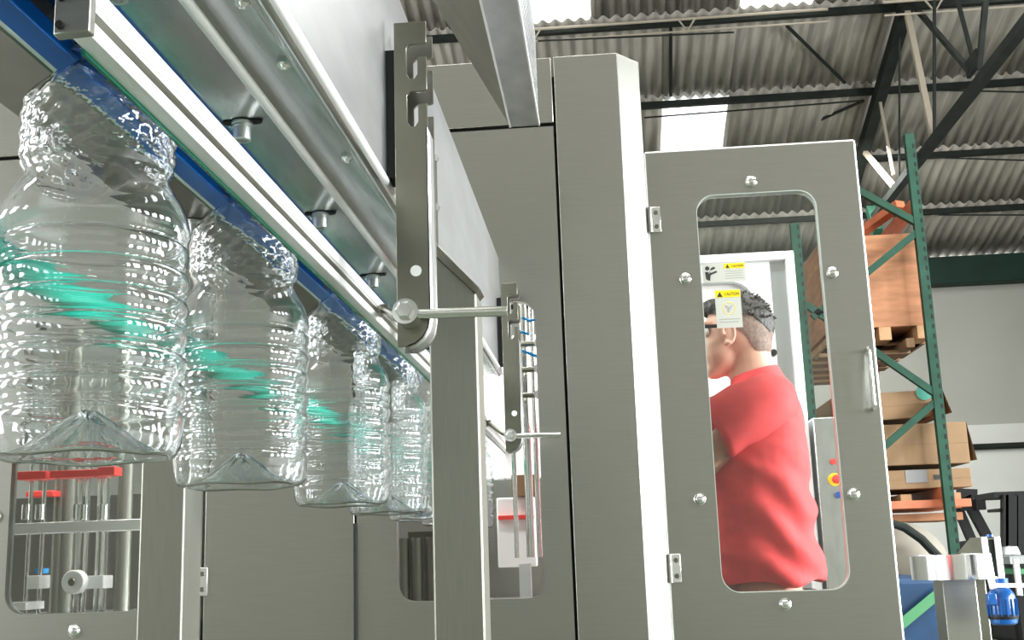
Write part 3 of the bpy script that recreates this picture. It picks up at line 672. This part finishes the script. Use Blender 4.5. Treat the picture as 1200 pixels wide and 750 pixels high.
# polo shirt
def V(*a): return Vector(a)
sh = MB()
rings = [(-.135, .058, .066, .036), (-.155, .070, .090, .036), (-.175, .088, .135, .030), (-.20, .108, .172, .026), (-.24, .126, .190, .018), (-.32, .136, .194, .012), (-.42, .138, .190, .010), (-.52, .140, .188, .012), (-.60, .146, .190, .012), (-.655, .154, .194, .012), (-.668, .152, .192, .012)]
base = len(sh.v); n = 40
for dz, rx, ry, ox in rings:
    for k in range(n):
        a = 2 * math.pi * k / n; cc, ss = math.cos(a), math.sin(a); pw_ = .8
        sh.v.append(V(bx0 + ox + rx * math.copysign(abs(cc) ** pw_, cc), hy + ry * math.copysign(abs(ss) ** pw_, ss), hz + dz))
for j in range(len(rings) - 1):
    for k in range(n): a = base + j * n + k; b_ = base + j * n + (k + 1) % n; sh.f.append((a, b_, b_ + n, a + n))
sh.f.append(tuple(base + k for k in range(n))); sh.f.append(tuple(base + (len(rings) - 1) * n + k for k in range(n)))
for sy in (-1, 1):
    sh.tube([V(bx0 + .03, hy + sy * .10, hz - .225), V(bx0 + .02, hy + sy * .150, hz - .235)], [.060, .066], 20)
    sv = MB(); sr = []
    for c_, r_, ax in (((.055, .085, -.200), .070, 0), ((.045, .125, -.212), .079, 0), ((.015, .152, -.225), .081, 0), ((-.03, .166, -.243), .080, 0), ((-.065, .172, -.260), .080, 0), ((-.095, .174, -.277), .081, 0), ((-.106, .175, -.283), .081, 0), ((-.108, .175, -.284), .073, 0)): sr.append((V(bx0 + c_[0], hy + sy * c_[1], hz + c_[2]), r_))
    sv.tube([p for p, _ in sr], [r_ for _, r_ in sr], 40, False)
    for i_, p in enumerate(sv.v):
        u = (p.x - bx0); p.z += .0035 * math.sin(u * 70 + p.y * 40) + .002 * noise.noise(p * 25); p.y += .003 * noise.noise(p * 18)
    so = sv.build('sleeve', 'polo', pw, smooth=80)
def wrinkle(p, n):
    x, y, z = p.x - hx, p.y - hy, p.z - hz
    q = z * 1.0 + x * .85
    low = max(0, min(1, (-z - .30) / .2))
    w1 = math.sin(q * 48 + 3.0 * noise.noise(V(x * 6, y * 6, z * 5))) * .0085 * low * max(0, min(1, (x + .15) / .12))
    w2 = .005 * noise.noise(V(x * 9 + z * 5, y * 9, z * 14)) + .002 * noise.noise(V(x * 25 + z * 15, y * 22, z * 40))
    arm = .003 * math.sin((x * .8 + z) * 95 + 2 * noise.noise(p * 12)) * max(0, min(1, (.03 - x) / .05)) * (1 if z > -.40 else 0)
    return w1 + w2 + arm
remesh(sh, 'polo_shirt', 'polo', pw, .0065, 3, wrinkle)
co = MB(); base = 0
cr = [(-.150, .074, .086, .036), (-.120, .064, .068, .032), (-.098, .061, .065, .028), (-.094, .064, .068, .028), (-.118, .072, .078, .032), (-.156, .090, .106, .036)]
for dz, rx, ry, ox in cr:
    for k in range(32):
        a = 2 * math.pi * k / 32; co.v.append(V(bx0 + ox + rx * math.cos(a), hy + ry * math.sin(a), hz + dz - .03 * (1 - math.cos(a)) / 2))
for j in range(len(cr) - 1):
    for k in range(32): a = j * 32 + k; b_ = j * 32 + (k + 1) % 32; co.f.append((a, b_, b_ + 32, a + 32))
co.build('collar', 'polo', pw)
for sy in (-1,):
    pass
# trousers, belt, shoes
tr_ = MB(); tr_.ball((bx0 + .012, hy, hz - .74), (.132, .172, .085), 24, 14)
for sy in (-1, 1):
    hip = V(bx0 + .012, hy + sy * .085, hz - .74); kn = hip + V(-.02, 0, -.40); an = V(hip.x + .02, hip.y, FL + .07); tr_.tube([hip, kn, an], [.104, .080, .066], 18)
remesh(tr_, 'trousers', 'trousers', pw, .010, 3)
bl = MB().lathe([(.126, 0), (.132, 0), (.132, .032), (.126, .032)], (0, 0, 0), 'z', 36)
for p in bl.v: p.y *= 1.28; p.x += bx0 + .012; p.y += hy; p.z += hz - .72
bl.build('belt', 'black', pw)
for sy in (-1, 1):
    q = V(bx0 + .03, hy + sy * .085, FL + .005); s_ = MB(); s_.ball(q + V(-.06, 0, .045), (.10, .045, .045), 20, 12); s_.ball(q + V(.0, 0, .06), (.06, .045, .055), 16, 10)
    s_.box(q.x - .16, q.x + .06, q.y - .042, q.y + .042, FL + .001, FL + .02); s_.build('shoe', 'shoe', pw)

# ================================================================== STORAGE RACK
YR = 8.6
rk = thing('pallet_rack', 'dark green pallet rack frame with diagonal braces right of the door', 'rack', (2.0, YR, FL))
xr1 = 2.46; xl = 1.53
def upright(x, Y, zt):
    b = MB(); b.box(x - .035, x + .035, Y, Y + .06, FL, zt); o = b.build('upright', 'rack_green', rk)
    s = MB(); z = FL + .1
    while z < zt - .05: s.box(x + .012, x + .026, Y - .002, Y + .001, z, z + .035); z += .075
    s.build('slot_holes', 'black', o, kind='stuff'); return o
upright(xr1, YR, 3.12); upright(xl, YR, 2.45)
upright(xr1, YR + 2.7, 3.12)
def R_(px, py): return at(px, py, Y=YR + .03)
for a, b in (((950, 180), (1079, 262)), ((1083, 270), (952, 372)), ((952, 356), (1097, 462)), ((1097, 470), (966, 585)), ((966, 585), (1110, 690))):
    pa, pb = R_(*a), R_(*b); pa.x = xl + .03; pb.x = pb.x
    if a[0] > b[0]: pa, pb = R_(*a), R_(*b)
    pa.x = min(max(pa.x, xl), xr1); pb.x = min(max(pb.x, xl), xr1)
    MB().beam(pa, pb, .05, .05, (0, 1, 0)).build('brace', 'rack_green', rk)
for z in (2.5, .93, .30):
    MB().box(xr1 - .03, xr1 + .02, YR + .05, YR + 2.7, z, z + .11).build('load_beam', 'rack_orange', rk)
    if z < 2: MB().box(xl - .02, xl + .03, YR + .05, YR + 2.7, z, z + .11).build('load_beam', 'rack_orange', rk)
a = at(1050, 272, Y=YR + .2); c = at(1078, 228, Y=YR + .2); MB().beam((1.95, YR + 1.2, 2.44), (2.43, YR + .35, 2.66), .09, .06).build('load_beam', 'rack_orange', rk, label='short orange beam slanting up behind the post')
def B(x0, y0, x1, y1, Y, dep):  # pixel rectangle at a depth -> box numbers
    a = at(x0, y1, Y=Y); c = at(x1, y0, Y=Y); return [a.x, c.x, Y, Y + dep, a.z, c.z]
cr8 = B(1000, 272, 1086, 385, 8.75, 1.1); cr8[0] = 1.75; cr8[1] -= .03
ct = thing('plywood_crate', 'large orange-brown plywood crate on the upper rack level', 'crate', ((cr8[0] + cr8[1]) / 2, 9.2, cr8[4] - .1))
box(*cr8).build('crate_body', 'plywood', ct, bevel=.006)
for x in (cr8[0] + .03, (cr8[0] + cr8[1]) / 2 - .02, cr8[1] - .12): box(x, x + .09, 8.75, 9.85, cr8[4] - .1, cr8[4]).build('runner_block', 'pale_wood', ct)
box(cr8[0], cr8[1], 9.0, 9.7, cr8[4] - .1, cr8[4] - .08).build('under_board', 'cardboard_dark', ct)
cd = B(1000, 390, 1086, 430, 8.72, 1.0)
pl = thing('dark_pallet', 'dark weathered timber pallet under the plywood crate', 'pallet', (2.1, 9.3, cr8[4] - .2))
MB().beam((xr1 - .12, 8.75, cr8[4] - .13), (xr1 - .12, 10.8, cr8[4] - .13), .06, .07).build('stringer', 'cardboard_dark', pl); 
for k in range(5): box(1.7, 2.4, 9.0 + k * .35, 9.2 + k * .35, cr8[4] - .17, cr8[4] - .14).build('deck_board', 'cardboard_dark', pl)
def carton(x0, y0, x1, y1, Y, dep, lab, tilt=0, flaps=False):
    q = B(x0, y0, x1, y1, Y, dep); q[0] -= .35
    o = thing('cardboard_box', lab, 'box', ((q[0] + q[1]) / 2, Y + dep / 2, q[4]), 'cardboard boxes on the rack')
    box(*q).build('carton', 'cardboard', o, bevel=.006)
    box(q[0], q[1], q[2] - .002, q[2], (q[4] + q[5]) / 2 - .003, (q[4] + q[5]) / 2).build('fold_line', 'cardboard_dark', o)
    if flaps: MB().quad((q[1], q[2], q[5]), (q[1], q[3], q[5]), (q[1] + .035, q[3], q[4] + .05), (q[1] + .05, q[2], q[4] + .02)).build('flap', 'cardboard', o)
    o.rotation_euler.y = tilt; return o, q
o, q = carton(1040, 548, 1137, 574, 8.75, 1.0, 'low cardboard box with a grey paper label, bottom of its stack')
box(*B(1062, 550, 1086, 566, 8.745, .004)).build('paper_label', 'grey_paper', o)
box(*B(1095, 556, 1106, 562, 8.745, .004)).build('dark_mark', 'print', o)
o, q = carton(1040, 494, 1132, 546, 8.75, 1.0, 'tall plain cardboard box, middle of its stack', 0, True)
o, q = carton(1036, 457, 1105, 492, 8.75, .9, 'cardboard box with a teal sticker, topmost of its stack', -.03, True)
p = at(1084, 461, Y=8.745); MB().lathe([(.06, 0), (.06, -.003), (1e-7, -.003)], (p.x, 8.745, p.z), 'y', 16).build('teal_sticker', 'teal_label', o)
pl = thing('orange_pallet', 'orange painted wooden pallet under the stack of cardboard boxes', 'pallet', (2.2, 9.2, .27))
q = B(1040, 584, 1138, 597, 8.70, .12); q[0] -= .35; box(*q).build('deck_board', 'rack_orange', pl, bevel=.004)
z0, z1 = q[4], q[5]
for k in range(4): box(q[0], q[1], 8.95 + k * .25, 9.1 + k * .25, z0, z1).build('deck_board', 'rack_orange', pl)
for x in (q[0] + .1, (q[0] + q[1]) / 2, q[1] - .12): box(x, x + .08, 8.8, 9.8, z1, z1 + .05).build('stringer', 'pale_wood', pl)
q = B(1040, 600, 1128, 612, 8.9, .5); box(q[0] - .3, q[1], 8.9, 9.6, q[4], q[5]).build('lower_board', 'plywood', pl)
# lower level
b = MB(); sk_ = at(1055, 665, Y=8.0); b.ball(sk_, (.30, .5, .30), 24, 14); b.ball(sk_ - Vector((0, 0, .45)), (.36, .5, .62), 24, 14)
o = b.build('canvas_sack', 'canvas', label='cream canvas covered bundle under the orange pallet', cat='sack')
_a = at(1030, 612, Y=7.4); _b = at(1112, 675, Y=7.4)
MB().tube([(_a.x - .1, 7.4, FL), (_a.x - .06, 7.4, _a.z - .1), at(1040, 612, Y=7.4), at(1060, 618, Y=7.4), at(1080, 632, Y=7.4), at(1102, 655, Y=7.4), _b, (_b.x + .03, 7.4, FL)], .028, 10).build('bent_tube', 'roof_steel', label='dark bent tube curving over the cream bundle', cat='tube')
q = B(1040, 676, 1106, 900, 6.3, .9)
o = box(q[0] - .2, q[1], 6.3, 7.2, FL, q[5]).build('blue_covered_bin', 'tarp_blue', label='bin wrapped in dark blue sheeting beneath the steel turntable', cat='bin', bevel=.03)
MB().beam(at(1040, 745, Y=6.27), at(1104, 692, Y=6.27), .05, .01, (0, 1, 0)).build('strap', 'strap_green', label='light green strap lying across the blue bin', cat='strap')

# turntable
YT = 4.6
a = at(1067, 652, Y=YT); b_ = at(1170, 652, Y=YT); cx = (a.x + b_.x) / 2; r = (b_.x - a.x) / 2
tt = thing('steel_turntable', 'round stainless steel accumulation table on a steel pedestal at lower right', 'table', (cx, YT, FL))
zt_ = at(1117, 650, Y=YT).z; zb = at(1117, 679, Y=YT - r * .5).z
MB().lathe([(r - .004, zb), (r, zb), (r, zt_), (r - .004, zt_), (r - .004, zb + .01), (1e-7, zb + .01)], (cx, YT, 0), 'z', 48).build('rim', 'steel_bright', tt)
box(cx - .07, cx + .055, YT - .05, YT + .08, FL, zb).build('pedestal', 'steel_panel', tt, bevel=.004)
box(cx + .055, cx + .10, YT - .02, YT + .12, FL, zb).build('pedestal', 'steel_dark', tt, bevel=.004)
MB().quad(at(1122, 648, Y=YT + .1), at(1175, 648, Y=YT + .1), at(1165, 630, Y=YT + .1), at(1137, 630, Y=YT + .1)).build('hopper_flap', 'steel_dark', tt)
# blue motor
YMo = 4.3
mo = thing('blue_motor', 'blue electric motor hanging under two silver tubes at right', 'motor', at(1177, 735, Y=YMo))
p0 = at(1177, 732, Y=YMo); p1 = at(1177, 690, Y=YMo)
MB().lathe([(.036, 0), (.045, .006), (.048, .02), (.048, .095), (.042, .11), (.03, .125), (.03, .16)], p0, 'z', 28).build('housing', 'motor_blue', mo)
fin = MB()
for k in range(16): aa = k * math.pi / 8; fin.beam((p0.x + .050 * math.cos(aa), p0.y + .050 * math.sin(aa), p0.z + .03), (p0.x + .050 * math.cos(aa), p0.y + .050 * math.sin(aa), p0.z + .09), .003, .006)
fin.build('cooling_fins', 'motor_blue', mo)
MB().lathe([(.049, .02), (.050, .024), (.050, .032), (.049, .036)], p0, 'z', 28).build('band', 'black', mo)
box(p0.x - .06, p0.x - .03, YMo - .05, YMo - .02, p0.z + .07, p0.z + .11).build('terminal_box', 'motor_blue', mo, bevel=.004)
for dx, rr_ in ((-12, .011), (3, .011)):
    a = at(1167 + dx + 4, 678, Y=YMo); t1 = at(1161 + dx + 4, 629, Y=YMo); MB().tube([a, t1], rr_, 12).build('silver_tube', 'aluminium', mo)
a = at(1172, 675, Y=YMo + .03); t1 = at(1164, 632, Y=YMo + .03); MB().tube([a, t1], .018, 12).build('dark_tube', 'roof_steel', mo)
a = at(1160, 629, Y=YMo - .002); MB().lathe([(.013, 0), (.013, .008)], a, 'z', 12).build('blue_cap', 'motor_blue', mo)
MB().beam(at(1165, 686, Y=YMo - .06), at(1205, 686, Y=YMo - .06), .02, .014).build('white_arm', 'white_plastic', mo)
MB().beam(at(1160, 674, Y=YMo - .04), at(1164, 690, Y=YMo - .04), .016, .03).build('side_clip', 'white_plastic', mo)
mp = thing('roller_frame', 'grey roller frame with green belt edge at the right border', 'conveyor', at(1195, 700, Y=4.8))
a = at(1183, 652, Y=4.8); box(a.x, a.x + .5, 4.8, 5.1, a.z - .03, a.z).build('frame', 'groove', mp)
a = at(1190, 667, Y=4.78); box(a.x, a.x + .5, 4.78, 5.1, a.z - .02, a.z).build('belt', 'strap_green', mp)
a = at(1190, 655, Y=4.75); MB().tube([(a.x, 4.75, a.z), (a.x, 4.75, a.z - .14)], .012).build('spindle', 'aluminium', mp)
a = at(1184, 650, Y=4.78); MB().lathe([(.04, 0), (.03, .03), (1e-7, .035)], a, 'z', 16).build('cap', 'groove', mp)
# lifting machines by the wall
lf = thing('hoist_mast', 'black lifting mast with slanting arms in front of the far wall', 'machinery', at(1140, 660, Y=13))
for a, b, w_ in (((1121, 592), (1138, 632), .09), ((1131, 582), (1158, 632), .10), ((1122, 578), (1144, 579), .10), ((1126, 640), (1160, 636), .10)):
    MB().beam(at(*a, Y=13), at(*b, Y=13), w_, w_, (0, 1, 0)).build('arm', 'black', lf)
for px, py in ((1130, 592), (1148, 591)): p = at(px, py, Y=12.95); box(p.x - .05, p.x + .05, 12.9, 13, p.z - .06, p.z + .06).build('head_lamp', 'black', lf)
p = at(1140, 655, Y=13); box(p.x - .25, p.x + .25, 13.5, 14.3, FL, p.z).build('chassis', 'black', lf, bevel=.03)
ft = thing('forklift_truck', 'black forklift mast and overhead guard at the right border', 'forklift', at(1190, 660, Y=12))
for px in (1177, 1184, 1197): MB().beam(at(px, 580, Y=12), at(px, 648, Y=12), .05 if px < 1180 else .12, .1, (0, 1, 0)).build('mast_rail', 'black', ft)
a = at(1165, 579, Y=12); box(a.x, a.x + .8, 12, 12.6, a.z - .04, a.z + .02).build('overhead_guard', 'black', ft)
a = at(1168, 596, Y=12); box(a.x, a.x + .12, 12, 12.3, a.z - .03, a.z).build('bracket', 'black', ft)
a = at(1178, 585, Y=12); 
b = MB()
for k in range(6): z = .15 + k * .09; b.box(a.x + .02, a.x + .2, 12.05, 12.07, z - .2, z - .18)
b.build('grille', 'black', ft)
p = at(1175, 650, Y=12); box(p.x + .05, p.x + .9, 12, 13.0, FL, p.z).build('chassis', 'black', ft, bevel=.05)
